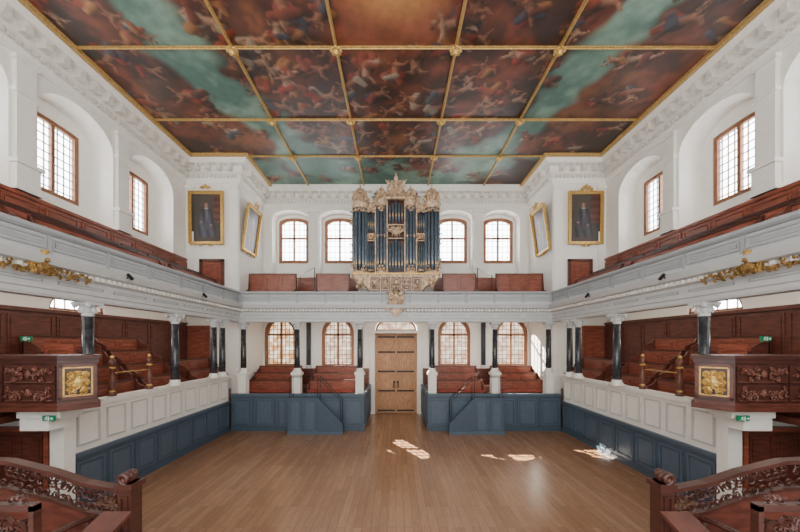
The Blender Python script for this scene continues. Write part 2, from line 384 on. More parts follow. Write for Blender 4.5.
n1=fbm(1.8,1); n2=fbm(.8,11); n3=fbm(.5,23)
e=np.sqrt((XX/5.0)**2+((YY-5.5)/8.2)**2)+(n1-.5)*.42
teal=sm(.92,1.0,e)*(1-sm(1.19,1.27,e))
teal=np.maximum(teal,sm(12.3,12.9,YY)*sm(.38,.5,n1)*.95)
def col(c): return np.array(c)[None,None,:]+0*XX[...,None]
def mix(a,b,t): return a*(1-t[...,None])+b*t[...,None]
PT=mix(col((.038,.017,.012)),col((.19,.052,.028)),sm(.35,.75,n2))
PT=mix(PT,col((.30,.12,.05)),sm(.58,.8,n1)*.5)
PT=mix(PT,col((.025,.018,.02)),sm(.5,.72,n3)*.6)
glow=np.exp(-((XX/2.0)**2+((YY-6.0)/1.7)**2))
PT=mix(PT,col((.48,.14,.065)),np.clip(glow*(.4+n3),0,1)*.85)
glow2=np.exp(-((XX/.8)**2+((YY-6.7)/.5)**2)); PT=mix(PT,col((.65,.36,.12)),np.clip(glow2,0,1)*.6)
tc_=mix(col((.075,.16,.13)),col((.20,.32,.25)),sm(.35,.7,n2))
PT=mix(PT,tc_,teal)
def capsule(a,b,r0,r1,c,al=.9,soft=.7):
    x0=min(a[0],b[0])-max(r0,r1); x1=max(a[0],b[0])+max(r0,r1); y0=min(a[1],b[1])-max(r0,r1); y1=max(a[1],b[1])+max(r0,r1)
    i0=max(0,int((x0-GX0)/RES)); i1=min(nx,int((x1-GX0)/RES)+2); j0=max(0,int((y0-GY0)/RES)); j1=min(ny,int((y1-GY0)/RES)+2)
    if i1<=i0 or j1<=j0:return
    X=XX[j0:j1,i0:i1];Y=YY[j0:j1,i0:i1]; dx,dy=b[0]-a[0],b[1]-a[1]; L=dx*dx+dy*dy+1e-9
    t=np.clip(((X-a[0])*dx+(Y-a[1])*dy)/L,0,1); px=X-a[0]-t*dx; py=Y-a[1]-t*dy; r=r0+(r1-r0)*t
    q=np.sqrt(px*px+py*py)/r+(n3[j0:j1,i0:i1]-.5)*.5; m=(1-sm(soft,1.05,q))*al
    sh=np.clip(.58-.75*(px+py)/r*.6,.1,1.2)*(.5+.9*n2[j0:j1,i0:i1])
    PT[j0:j1,i0:i1]=PT[j0:j1,i0:i1]*(1-m[...,None])+(np.array(c)[None,None,:]*sh[...,None])*m[...,None]
R=random.Random(3)
drap=[(.32,.045,.025),(.38,.17,.06),(.07,.09,.12),(.30,.085,.05),(.40,.32,.23),(.10,.045,.028),(.36,.08,.04),(.09,.05,.04),(.20,.06,.04)]
def figure(x,y,sc,ang,sky):
    fl=R.choice([(.40,.19,.11),(.32,.14,.08),(.48,.27,.17),(.34,.14,.08)])
    D=lambda a,l:(l*sc*cos(ang+a),l*sc*sin(ang+a))
    c0=(.045,.022,.016) if not sky else (.12,.11,.08)
    capsule((x-.2*sc,y),(x+.25*sc,y+.1*sc),.62*sc,.5*sc,c0,.6,.2)
    for k in range(4):
        a=pi+R.uniform(-1.6,1.6); q=D(a,R.uniform(.2,.5)); capsule((x,y),(x+q[0],y+q[1]),.26*sc,.18*sc,R.choice(drap),.9)
    t=D(0,.34); n=(x+t[0],y+t[1]); capsule((x,y),n,.14*sc,.17*sc,fl)
    for sg in(-1,1):
        a=D(sg*R.uniform(.6,1.5),.26); p=(n[0]+a[0],n[1]+a[1]); capsule(n,p,.08*sc,.065*sc,fl)
        b=D(sg*R.uniform(0,1.5),.2); capsule(p,(p[0]+b[0],p[1]+b[1]),.065*sc,.045*sc,fl)
    h=D(R.uniform(-.3,.3),.58); capsule((x+h[0],y+h[1]),(x+h[0],y+h[1]),.09*sc,.09*sc,fl)
    hh=D(0,.64); capsule((x+hh[0],y+hh[1]),(x+hh[0],y+hh[1]),.08*sc,.08*sc,(.10,.05,.025))
    sg=R.choice((-1,1)); a=D(pi+sg*R.uniform(.2,.9),.32); p=(x+a[0],y+a[1]); capsule((x,y),p,.12*sc,.08*sc,fl)
    b=D(pi+sg*R.uniform(-.6,.9),.26); capsule(p,(p[0]+b[0],p[1]+b[1]),.08*sc,.045*sc,fl)
    for k in range(2):
        q=D(pi,.12); w_=D(R.uniform(-2,2)+pi,.38); capsule((x+q[0],y+q[1]),(x+q[0]+w_[0],y+q[1]+w_[1]),.18*sc,.12*sc,R.choice(drap),.9)
spots=[]
tries=0
while len(spots)<130 and tries<6000:
    tries+=1
    th=R.uniform(-.25,pi+.25); rr=R.choice([R.uniform(.62,.93),R.uniform(.72,.93),R.uniform(1.26,1.6),R.uniform(.35,.62)])
    p=(5.0*rr*cos(th),5.5+8.2*rr*sin(th))
    if GX0<p[0]<GX1 and GY0<p[1]<12.8 and all((p[0]-q[0])**2+(p[1]-q[1])**2>.55**2 for q in spots): spots.append(p)
for x,y in spots: figure(x,y,R.uniform(.55,.9),R.uniform(0,2*pi),False)
for x in np.arange(-5.2,5.3,1.05): figure(x+R.uniform(-.2,.2),13.8+R.uniform(-.5,.6),R.uniform(.5,.75),R.uniform(0,2*pi),True)
for x,y in((-5.9,7.6),(5.6,8.3),(-4.6,11.2),(4.5,11.4),(5.9,6.6)): figure(x,y,.5,R.uniform(0,6),True)
def color_grid(name,P,nu,nv,colf,m,parent=None,org=(0,0,0)):
    V=[];cl=[]
    for j in range(nv):
        for i in range(nu):
            p=P(i/(nu-1),j/(nv-1)); V.append((p[0]-org[0],p[1]-org[1],p[2]-org[2])); cl+=[*colf(i,j),1.0]
    Fc=[(j*nu+i,j*nu+i+1,(j+1)*nu+i+1,(j+1)*nu+i) for j in range(nv-1) for i in range(nu-1)]
    me=bpy.data.meshes.new(name); me.from_pydata(V,[],Fc); me.materials.append(m)
    at=me.color_attributes.new('paint','FLOAT_COLOR','POINT'); at.data.foreach_set('color',cl)
    o=bpy.data.objects.new(name,me); C.objects.link(o)
    if parent: o.parent=parent
    else: o.location=org
    return o
xs=[-7.72,-3.94,-1.44,1.44,3.94,7.72]; ys=[2.8,5.36,7.94,10.5,12.55,15.05]
cn=['far left','left of centre','central','right of centre','far right']
rn=['overhead and nearest row','row above the room middle','row holding the widest swirl of figures','row before the corner turrets','row directly above the organ']
desc={0:'dark rust clouds and tumbling figures',1:'brown clouds beside teal sky',2:'rust clouds and crowded figures',3:'umber clouds beside teal sky',4:'dark umber clouds edged with teal'}
for j in range(5):
    for i in range(5):
        x0,x1,y0,y1=xs[i],xs[i+1],ys[j],ys[j+1]
        if j==4: x0=max(x0,-5.66); x1=min(x1,5.66)
        i0=int(round((x0-GX0)/RES)); i1=min(nx-1,int(round((x1-GX0)/RES))); j0=int(round((y0-GY0)/RES)); j1=min(ny-1,int(round((y1-GY0)/RES)))
        A=PT[j0:j1+1,i0:i1+1].tolist()
        X0,X1,Y0,Y1=gx[i0],gx[i1],gy[j0],gy[j1]
        o=color_grid('painted_ceiling_panel',lambda u,v:(X0+(X1-X0)*u,Y0+(Y1-Y0)*v,10.395),i1-i0+1,j1-j0+1,lambda a,b:A[b][a],M['fresco'],org=((X0+X1)/2,(Y0+Y1)/2,10.395))
        d=desc[i] if j<4 else 'pale teal sky and small floating figures'
        tag(o,'painted ceiling canvas of %s, %s in %s'%(d,cn[i],rn[j]),'ceiling painting','painted ceiling canvases')
for x,l in((-3.94,'outer left'),(-1.44,'inner left'),(1.44,'inner right'),(3.94,'outer right')):
    m=MB(); m.box(x-.035,x+.035,YN,15.0,10.34,10.42); m.tube([(x,YN,10.33),(x,15.0,10.33)],.018)
    struct(m.build('trim_5','ribgold'),'gilded ceiling rib running toward the organ, %s'%l,'rib')
for y,l,hx in((2.8,'nearest',7.7),(5.36,'second',7.7),(7.94,'third',7.7),(10.5,'fourth',7.7),(12.55,'last before the organ wall',7.7)):
    m=MB(); m.box(-hx,hx,y-.032,y+.032,10.36,10.42); m.tube([(-hx,y,10.35),(hx,y,10.35)],.016)
    struct(m.build('trim_6','ribgold'),'gilded ceiling rib crossing the room, %s'%l,'rib')
for y,l in((5.36,'second'),(7.94,'third'),(10.5,'fourth'),(12.55,'last')):
    for x,l2 in((-3.94,'outer left'),(-1.44,'inner left'),(1.44,'inner right'),(3.94,'outer right')):
        m=MB(); m.lathe([(.10,10.34),(.12,10.29),(.07,10.26),(.04,10.2),(.0,10.18)],x,y,8)
        for k in range(8): a=k*pi/4; m.ell((x+.11*cos(a),y+.11*sin(a),10.29),.045,.045,.025,6,4)
        tag(m.build('ceiling_boss','gold'),'gilded rosette where the %s cross rib meets the %s long rib'%(l,l2),'boss','gilded ceiling rosettes')
# ---------------------------------------------------------------- galleries
gp=[(-XG,YN),(-XG,YG),(XG,YG),(XG,YN)]
ent=[(-.25,4.06),(-.02,4.06),(0,4.10),(.0,4.17),(.03,4.19),(.03,4.42),(.08,4.45),(.10,4.52),(.22,4.56),(.25,4.62),(.28,4.69),(-.25,4.69)]
par=[(-.08,4.69),(.07,4.69),(.07,4.77),(.0,4.79),(.0,5.10),(-.08,5.10)]
cap=[(-.13,5.10),(.05,5.10),(.09,5.14),(.09,5.18),(.05,5.21),(-.13,5.21)]
dl={0:'left',1:'end wall',2:'right'}
for i in range(3):
    r=thing('balcony','pale grey moulded balcony face with panelled parapet, %s side'%dl[i],'balcony',((-XG,6,4.06),(0,YG,4.06),(XG,6,4.06))[i])
    MB().sweep(ent,gp,i,i+1).build('entablature','grey',r)
    MB().sweep(par,gp,i,i+1).build('parapet','grey',r)
    MB().sweep(cap,gp,i,i+1).build('handrail','greyd',r)
    d=MB()
    for x,y,a in along(gp[i:i+2],.13,.13): d.obox(x,y,a,.07,.07,4.46,4.53)
    d.build('dentils','white',r)
    b=MB()
    if i==1: X=far_xf(YG)
    else: X=side_xf(-1 if i==0 else 1,XG)
    u0,u1=(YN,YG-.05) if i!=1 else (-XG+.05,XG-.05)
    n=int((u1-u0)/1.05); b.xf=X; b.panels(u0,u1,4.80,5.10,n,0,.03,.1,.03)
    for k in range(n+1):
        u=u0+(u1-u0)*k/n; b.box(u-.04,u+.04,-.03,0,4.77,5.1)
    b.build('parapet_panelling','greyd',r)
    b=MB(X); b.panels(u0,u1,4.2,4.42,n,-.03,.012,.25,.015); b.build('frieze_panelling','greyd',r)
for i,(x0,x1,y0,y1,l) in enumerate(((-XW,-XG+.05,YN,YB,'left'),(XG-.05,XW,YN,YB,'right'),(-XB,XB,YG,YF,'back'))):
    struct(MB().box(x0,x1,y0+(.01 if i==2 else 0),y1,4.62,4.74).build('floor_gallery_'+l,'soffit'),'gallery deck and soffit on the %s side'%l,'floor')
for s,sd in SIDES:
    X=side_xf(s,XW)
    m=MB(X).box(YN,YB-.01,-.07,0,4.75,6.48); m.box(YN,YB-.01,-.11,0,6.48,6.56); m.panels(YN,YB,5.3,6.47,16,-.07,.04,.1,.03)
    struct(m.build('trim_7','red'),'red-brown panelled wainscot behind the upper %s gallery'%sd,'wainscot')
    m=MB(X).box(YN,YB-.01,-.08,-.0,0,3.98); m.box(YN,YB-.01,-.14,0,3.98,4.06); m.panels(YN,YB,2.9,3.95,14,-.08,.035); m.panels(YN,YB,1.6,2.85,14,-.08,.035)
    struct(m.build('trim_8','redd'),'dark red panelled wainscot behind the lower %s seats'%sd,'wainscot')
for (a,b,l) in((-6.1,-1.75,'left'),(1.75,6.1,'right')):
    m=MB(far_xf(YF)).box(a,b,-.07,0,4.75,6.2); m.box(a,b,-.1,0,6.2,6.28); m.panels(a,b,5.2,6.2,5,-.07,.035)
    struct(m.build('trim_9','red'),'red-brown panelled wainscot below the upper end windows, %s of the organ'%l,'wainscot')
    m=MB(far_xf(YF)).box(a if a<0 else 1.25,b if b>0 else -1.25,-.07,0,0,2.1)
    struct(m.build('trim_10','redd'),'dark wainscot below the lower end windows, %s of the doors'%l,'wainscot')
# ---------------------------------------------------------------- benches
def bench(xf,u0,u1,d,zf,label,group,h=.9,wood='red',dep=.36):
    p=xf((u0+u1)/2,d,zf); r=thing('bench',label,'bench',p,group)
    MB(xf).box(u0+.04,u1-.04,d-dep,d,zf+.40,zf+.45).build('seat','velvet',r)
    MB(xf).box(u0+.04,u1-.04,d-dep+.02,d-dep+.05,zf,zf+.40).build('seat_front','redd',r)
    n=max(1,int((u1-u0)/.6))
    m=MB(xf).box(u0,u1,d,d+.03,zf,zf+h); m.panels(u0+.03,u1-.03,zf+.47,zf+h-.03,n,d,.03,.09,.025); m.build('backrest',wood,r)
    MB(xf).box(u0,u1,d-.03,d+.05,zf+h,zf+h+.035).build('top_rail','redk' if wood=='red' else 'red',r)
    for a in(u0,u1-.04):
        MB(lambda u,dd,z:xf(dd,u,z)).slab([(d-dep,zf),(d+.05,zf),(d+.05,zf+h),(d-.04,zf+h),(d-.10,zf+.72),(d-dep*.7,zf+.66),(d-dep,zf+.60)],a,a+.04).build('end_panel','redd',r)
    return r
rw=['front','second','third','back']
for s,sd in SIDES:
    X=side_xf(s,0)
    tiers=[(6.44,6.85,1.5),(6.85,7.26,1.86),(7.26,7.67,2.22),(7.67,8.08,2.58)]
    for k,(a,b,z) in enumerate(tiers):
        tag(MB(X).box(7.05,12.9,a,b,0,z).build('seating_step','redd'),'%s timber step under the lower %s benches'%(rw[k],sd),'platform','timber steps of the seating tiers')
        for u0,u1,l in((7.1,8.6,'section nearest the pulpit'),(8.75,10.25,'middle section'),(10.8,12.7,'section beside the turret')):
            if k>1 and u0>10: continue
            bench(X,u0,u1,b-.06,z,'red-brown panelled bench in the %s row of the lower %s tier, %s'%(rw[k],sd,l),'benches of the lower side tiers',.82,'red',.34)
    tiers=[(6.05,6.72,4.745),(6.75,7.35,5.0),(7.36,8.12,5.3)]
    for k,(a,b,z) in enumerate(tiers[1:]):
        tag(MB(X).box(YN,12.3,a,b,4.745,z).build('gallery_step','redd'),'%s timber step along the upper %s gallery'%(('lower','higher')[k],sd),'platform','timber steps of the galleries')
    for k,(a,b,z) in enumerate(tiers):
        for u0,u1,l in((1.5,5.6,'nearest stretch'),(6.0,9.3,'middle stretch'),(9.7,12.2,'stretch beside the turret')):
            bench(X,u0,u1,b-.06,z,'long red-brown bench in the %s row of the upper %s gallery, %s'%(rw[k],sd,l),'benches of the upper side galleries',(.82,.84,.86)[k])
for a,b,l in((-6.05,-1.3,'left'),(1.3,6.05,'right')):
    T=[(12.85,13.4,.95),(13.4,13.95,1.2),(13.95,14.5,1.45)]
    for k,(y0,y1,z) in enumerate(T):
        tag(MB().box(a,b,y0,y1,0,z).build('seating_step','redd'),'%s timber step behind the blue panelling %s of the doors'%(rw[k],l),'platform','timber steps of the seating tiers')
    for q,(x0,x1,l2) in enumerate(((-5.95,-4.1,'outer bay'),(-3.5,-1.6,'bay beside the doors'))):
        if a>0: x0,x1=-x1,-x0
        for k,(y0,y1,z) in enumerate(T):
            bench(far_xf(0),x0,x1,y1-.08,z,'red-brown bench in the %s row %s of the doors, %s'%(rw[k],l,l2),'benches on the end wall tier',.8)
    for q,(x0,x1,l2) in enumerate(((-6.05,-4.1,'outer'),(-3.3,-1.9,'inner'))):
        if a>0: x0,x1=-x1,-x0
        bench(far_xf(0),x0,x1,13.6,4.745,'tall red-brown panelled bench %s of the organ, %s one'%(l,l2),'benches flanking the organ',1.35)
# ---------------------------------------------------------------- lower barriers
for s,sd in SIDES:
    X=side_xf(s,XL)
    r=thing('panelled_barrier','slate blue and white panelled barrier along the %s side of the floor'%sd,'barrier',(s*XL,9.2,0))
    m=MB(X).box(6.33,YL,0,.1,0,1.08); m.box(6.33,YL,-.03,0,0,.12); m.build('blue_dado','blue',r)
    MB(X).panels(6.33,YL,.14,1.0,8,0,.04,.12,.03).build('dado_moulding','blue2',r)
    MB(X).box(6.33,YL,-.05,.12,1.04,1.12).build('dado_rail','blue2',r)
    MB(X).box(6.33,YL,.03,.12,1.12,2.0).build('white_parapet','white',r)
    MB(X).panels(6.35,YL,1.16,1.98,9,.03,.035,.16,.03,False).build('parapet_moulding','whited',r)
    MB(X).box(6.2,YL+.05,-.05,.2,2.0,2.1).build('coping','white',r)
    MB(X).box(6.1,6.32,-.06,.2,0,2.0).box(6.07,6.35,-.09,.22,0,.15).box(6.07,6.35,-.09,.22,1.85,2.0).build('end_post','white',r)
    a,b=sorted((s*6.42,s*8.17))
    struct(MB().box(a,b,6.24,6.34,0,1.87).build('wall_%s_entrance'%sd,'white'),'white wall over the %s floor-level entrance beside the barrier'%sd,'wall')
    dn[0]+=1; r=thing('door_%d'%dn[0],'dark red door at floor level under the %s pulpit'%sd,'door',(s*7.05,6.18,0),kind='structure')
    X2=far_xf(6.18,s*7.05); m=MB(X2).box(-.5,.5,-.02,.04,0,1.62); m.panels(-.5,.5,.05,1.6,2,-.02,.03); m.build('door_leaf','redd',r)
    MB(X2).box(-.58,-.5,-.05,.04,0,1.7).box(.5,.58,-.05,.04,0,1.7).box(-.58,.58,-.05,.04,1.62,1.7).build('door_frame','red',r)
    struct(MB().box(*sorted((s*6.75,s*8.17)),YN,6.2,1.88,2.0).box(*sorted((s*6.43,s*8.17)),6.2,7.04,1.88,2.0).build('floor_side_'+sd,'redd'),'raised side floor beyond the %s pulpit'%sd,'floor')
for sg,l in((-1,'left'),(1,'right')):
    r=thing('panelled_barrier','slate blue panelled barrier %s of the doors facing the floor'%l,'barrier',(sg*3.7,YL,0))
    a,b=sorted((sg*1.17,sg*6.13)); X=far_xf(YL)
    MB(X).box(a,b,0,.1,0,1.3).box(a,b,-.03,0,0,.12).build('blue_dado','blue',r)
    MB(X).panels(a,b,.14,1.25,6,0,.04,.12,.03).build('dado_moulding','blue2',r)
    MB(X).box(a,b,-.04,.12,1.3,1.38).build('coping','blue2',r)
    m2=side_xf(sg,1.17)
    r=thing('panelled_barrier','slate blue panelled barrier lining the aisle %s of the doors'%l,'barrier',(sg*1.2,14,0))
    MB(m2).box(12.85,YF-.14,0,.1,0,1.3).panels(12.85,YF-.14,.14,1.25,3,0,.04,.12,.03).build('blue_dado','blue',r)
    MB(m2).box(12.85,YF-.14,-.04,.12,1.3,1.38).build('coping','blue2',r)
    r=thing('step_block','blue painted panelled steps with handrails against the barrier %s of the doors'%l,'steps',(sg*3.0,11.9,0),'blue step blocks')
    Xs=lambda u,d,z:(sg*u,d,z)
    MB(Xs).box(2.8,3.85,11.8,12.22,0,1.25).box(2.5,2.8,11.8,12.22,0,.9).box(2.2,2.5,11.8,12.22,0,.55).box(1.95,2.2,11.8,12.22,0,.25).build('body','blue',r)
    pp_=[(3.88,0),(3.88,1.3),(2.78,1.3),(1.9,.38),(1.9,0)]
    MB(Xs).slab(pp_,11.75,11.8).build('side_panel','blue',r)
    MB(Xs).panels(2.8,3.85,.05,1.25,2,11.75,.03,.1,.02).box(1.9,3.88,11.73,11.75,0,.1).build('panel_moulding','blue2',r)
    for yy in(11.78,12.18):
        MB(Xs).tube([(1.98,yy,.4),(1.98,yy,1.2),(2.8,yy,2.05),(3.8,yy,2.05),(3.8,yy,1.25)],.013).tube([(2.8,yy,1.25),(2.8,yy,2.05)],.012).build('handrail','iron',r)
# ---------------------------------------------------------------- columns
def column(x,y,z0,z1,label,ped=None,r0=.105):
    r=thing('column',label,'column',(x,y,ped if ped is not None else z0),'dark marble columns under the galleries')
    if ped is not None:
        m=MB().box(x-.15,x+.15,y-.15,y+.15,ped,z0); m.box(x-.18,x+.18,y-.18,y+.18,ped,ped+.12); m.box(x-.19,x+.19,y-.19,y+.19,z0-.09,z0); m.build('pedestal','white',r)
    MB().box(x-.15,x+.15,y-.15,y+.15,z0,z0+.05).lathe([(.15,z0+.05),(.155,z0+.08),(.12,z0+.11),(.13,z0+.14),(.11,z0+.17)],x,y).build('base','white',r,True)
    MB().lathe([(r0,z0+.16),(r0*.98,z0+.6),(r0*.86,z1-.26)],x,y,16).build('shaft','marble',r,True)
    m=MB().lathe([(r0*.88,z1-.27),(r0*1.0,z1-.25),(r0*.9,z1-.22),(r0*1.1,z1-.12),(r0*1.5,z1-.05)],x,y,12); m.box(x-.17,x+.17,y-.17,y+.17,z1-.05,z1)
    for a in range(8): m.ell((x+.12*cos(a*pi/4),y+.12*sin(a*pi/4),z1-.15),.03,.03,.06,6,4)
    for i in(-1,1):
        for j in(-1,1): m.ell((x+.13*i,y+.13*j,z1-.07),.045,.045,.04,8,5)
    m.build('capital','grey',r)
    return r
cd=[(3.9,'nearest'),(6.48,'behind the pulpit'),(9.04,'in the middle of the tier'),(10.95,'front one of the pair before the turret'),(11.5,'rear one of the pair before the turret')]
for s,sd in SIDES:
    for y,l in cd: column(s*6.05,y,2.1 if y>6 else 2.0,4.06,'dark marble column on the %s side parapet, %s'%(sd,l))
    column(s*5.83,12.62,2.15,4.06,'dark marble column at the %s inner corner of the galleries'%sd,0)
    for x,l in((3.78,'between the two end windows'),(1.38,'beside the door aisle')):
        column(s*x,12.62,2.15,4.06,'dark marble column on white pedestal %s of the doors, %s'%(sd,l),0)
        X=far_xf(YF,s*(x+.25)); r=thing('pilaster','slim dark pilaster on the end wall %s of the doors, %s'%(sd,l),'pilaster',(s*(x+.25),YF-.1,2.1),'dark wall pilasters')
        MB(X).box(-.1,.1,-.1,-.01,2.12,4.3).build('shaft','marble',r); MB(X).box(-.14,.14,-.14,-.01,4.3,4.5).build('capital','grey',r); MB(X).box(-.12,.12,-.13,-.01,2.1,2.25).build('base','grey',r)
# ---------------------------------------------------------------- portraits
def portrait(xf,uc,zc,w,h,label,seed,lean=0.0,style=0):
    zb=zc-h/2
    X=lambda u,d,z: xf(uc+u,d-(z-zb)*lean,z)
    p=X(0,0,zb); r=thing('framed_portrait',label,'painting',p,'gilt framed portraits on the turrets')
    iw,ih=w/2-.11,h/2-.11
    o=[(-w/2,zb),(-w/2,zb+h),(w/2,zb+h),(w/2,zb)]; i=[(-iw,zc-ih),(-iw,zc+ih),(iw,zc+ih),(iw,zc-ih)]
    i2=[(-w/2+.04,zb+.04),(-w/2+.04,zb+h-.04),(w/2-.04,zb+h-.04),(w/2-.04,zb+.04)]
    m=MB(X).ringframe(o,i,-.09,-.02); m.ringframe(o,i2,-.13,-.09)
    m.build('frame','gold',r)
    m=MB(X).carve(0,zb+h+.08,.5,.22,8,seed,.02,-.1); m.curl(-.1,zb+h+.12,.08,1.2,1,0,.02,-.1); m.curl(.1,zb+h+.12,.08,1.2,-1,pi,.02,-.1); m.ell((0,-.1,zb+h+.2),.05,.03,.07)
    m.build('crest_ornament','gold',r); m=MB(X)
    m.carve(0,zb-.04,w,.16,12,seed+3,.02,-.1); m.build('foot_ornament','gold',r)
    nu,nv=48,70; rng=np.random.RandomState(seed); ox=(-.1,.08,.0,.05)[style]
    def cf(i,j):
        u=(i/(nu-1)-.5)*2*.7-ox; v=(j/(nv-1)-.5)*2
        c=np.array((.034,.028,.022))*(1+.3*rng.rand())*(1+.9*max(0,v-.1))
        if u>.35 and v>-.2: c=np.array((.09,.03,.022))*(1+.3*sin(v*22))
        w_=.16+.28*max(0,.42-v)**.6
        if v<.40 and abs(u)<min(.46,w_): c=np.array(((.022,.02,.024),(.11,.022,.018),(.03,.028,.04),(.07,.045,.03))[style])*(1.2+.7*sin(u*16+v*4))
        if abs(u-.02*sin(v*9))<.05 and -.5<v<.36 : c=c*1.7+.01
        if (u/.085)**2+((v-.54)/.115)**2<1: c=np.array((.28,.15,.10))*(1-2.2*max(0,u*3)/1.5)
        if (u/.12)**2+((v-.6)/.14)**2<1 and ((u/.085)**2+((v-.53)/.12)**2>=1): c=np.array((.06,.04,.03))
        if (u/.10)**2+((v-.41)/.03)**2<1: c=np.array((.30,.28,.25))
        for q,vv in((-.26,-.18),(.22,-.30)):
            if ((u-q)/.05)**2+((v-vv)/.04)**2<1: c=np.array((.24,.13,.09))
        if v<-.8: c=np.array((.05,.03,.02))
        return [float(max(.003,t)) for t in c]
    color_grid('canvas',lambda a,b:X(-iw+2*iw*a,-.05,zc-ih+2*ih*b),nu,nv,cf,M['canvas'],r,ORG[r])
portrait(far_xf(YB),-7.40,8.15,1.35,2.05,'gilt framed dark portrait on the left turret facing the room',1,0.02,2)
portrait(far_xf(YB),7.40,8.15,1.35,2.05,'gilt framed portrait of a robed figure on the right turret facing the room',2,0.02,0)
portrait(side_xf(-1,XB),13.65,7.9,1.25,1.85,'tilted gilt framed portrait on the inner flank of the left turret beside the organ windows',3,.14,1)
portrait(side_xf(1,XB),13.65,7.9,1.25,1.85,'tilted gilt framed portrait on the inner flank of the right turret beside the organ windows',4,.14,3)
# ---------------------------------------------------------------- organ
O=thing('organ','tall pipe organ with slate blue pipes in a carved gilded case','organ',(0,12.9,4.75))
MB().box(-1.1,1.1,12.8,13.5,4.745,5.9).build('plinth','redd',O)
MB(far_xf(12.62)).slab([(-.95,5.22),(.95,5.22),(1.15,5.45),(1.48,5.60),(1.62,5.78),(1.64,5.90),(-1.64,5.90),(-1.62,5.78),(-1.48,5.60),(-1.15,5.45)],0,.5).build('lower_case','goldp',O)
MB(far_xf(12.62)).box(-1.68,1.68,-.05,.5,5.90,5.95).build('impost_moulding','gold',O)
MB(far_xf(12.62)).panels(-1.0,1.0,5.24,5.80,5,0,.03,.05,.03).build('base_panelling','redd',O)
for k,x in enumerate((-1.36,-.82,-.4,0,.4,.82,1.36)):
    MB(far_xf(12.62)).carve(x,5.56,.36,.44,12,40+k,.016,-.035).ell((x,-.04,5.6),.05,.04,.08).build('base_carving','goldp',O)
MB().box(-1.60,1.60,13.02,13.6,5.95,8.6).box(-.85,.85,13.02,13.6,8.6,9.2).build('case_body','redk',O)
def pipe(x,y,z0,h,r):
    fl=.28; p=MB().lathe([(r*.3,z0),(r,z0+fl),(r,z0+h),(r*.85,z0+h)],x,y,10).build('pipe','pipe',O,True)
    MB().slab([(x-r*.55,z0+fl-.02),(x+r*.55,z0+fl-.02),(x,z0+fl+.14)],y-r*1.08,y-r*.7).build('pipe_mouth','gold',p)
def crown(x,y,z,r,h,seed):
    m=MB().lathe([(r*1.0,z),(r*1.05,z+.05),(r*.9,z+.12),(r*.8,z+h*.40),(r*.42,z+h*.66),(r*.10,z+h*.82),(r*.15,z+h*.9),(0,z+h)],x,y,12)
    for k in range(8):
        a=2*pi*k/8+.2; cx,cy=x+r*.9*cos(a),y+r*.9*sin(a)
        m.tube([(cx,cy,z+.08),(x+r*1.1*cos(a),y+r*1.1*sin(a),z+h*.3),(x+r*.8*cos(a),y+r*.8*sin(a),z+h*.52),(x+r*.45*cos(a),y+r*.45*sin(a),z+h*.72)],[.035,.05,.035,.02])
        m.ell((x+r*1.05*cos(a),y+r*1.05*sin(a),z+h*.18),.045,.045,.06,6,4)
    m.join(MB(far_xf(y-r)).carve(x,z+h*.28,r*2.2,h*.55,14,seed,.014,-.05))
    m.build('tower_crown','goldp',O)
for sg in(-1,1):
    x=sg*1.40; y=12.95; rt=.26
    MB().lathe([(.06,5.45),(.2,5.65),(.33,5.9),(.35,6.0),(.3,6.05)],x,y-.05,16).build('tower_corbel','goldp',O,True)
    for k in range(7):
        a=-pi+pi*k/6; pipe(x+rt*cos(a),y+rt*sin(a),6.05,2.45,.053)
    MB().lathe([(.30,8.48),(.33,8.54),(.31,8.63),(.36,8.68),(.34,8.72)],x,y,16).build('tower_cornice','goldp',O,True)
    for zz,nn in((8.40,60),(6.13,61)): MB(far_xf(y-.3)).carve(x,zz,.58,.3,14,nn,.013,-.02).build('tower_carving','goldp',O)
    crown(x,y,8.72,.27,.80,5+sg)
    for k in range(4):
        px=sg*(.86+.075*k)
        pipe(px,12.93,6.05,1.2-.05*k,.030); pipe(px,12.93,7.6,.85-.06*k,.030)
    X=far_xf(12.86)
    MB(X).carve(sg*.97,7.42,.40,.34,18,8,.015,0).box(sg*.97-.18,sg*.97+.18,.0,.08,7.5,7.55).box(sg*.97-.18,sg*.97+.18,0,.08,7.25,7.29).build('middle_band','goldp',O)
    MB(X).slab([(sg*.78,8.5),(sg*1.16,8.4),(sg*1.16,8.55),(sg*.98,8.7),(sg*.78,8.9)],0.02,.08).carve(sg*.97,8.62,.42,.62,22,9,.018,-.02).build('flat_crest','goldp',O)
    MB(X).carve(sg*.97,6.05,.36,.24,10,12,.013,0).build('foot_carving','goldp',O)
    x=sg*.57; rt=.17
    MB().lathe([(.05,5.7),(.2,5.93),(.24,6.02),(.2,6.1)],x,12.92,14).build('tower_corbel','goldp',O,True)
    for k in range(5):
        a=-pi+pi*k/4; pipe(x+rt*cos(a),12.92+rt*sin(a),6.1,2.5,.048)
    MB().lathe([(.2,8.58),(.24,8.64),(.22,8.72),(.26,8.78),(.24,8.84)],x,12.92,14).build('tower_cornice','goldp',O,True)
    for zz,nn in((8.46,62),(6.18,63),(7.4,64)): MB(far_xf(12.7)).carve(x,zz,.42,.28 if nn!=64 else .16,12,nn,.012,0).build('tower_carving','goldp',O)
    crown(x,12.92,8.84,.19,.62,15+sg)
    for q,zt in((1.62,8.6),(1.155,8.5),(.80,8.95),(.345,9.1)):
        MB(far_xf(12.85)).box(sg*q-.022,sg*q+.022,0,.2,5.95,zt).build('case_stile','goldp',O)
    MB(far_xf(12.9)).carve(sg*1.7,6.3,.2,.8,10,70,.026,0,False).carve(sg*1.7,7.2,.18,.9,10,72,.022,0,False).carve(sg*1.7,8.1,.2,.8,10,71,.026,0,False).build('wing_carving','goldp',O)
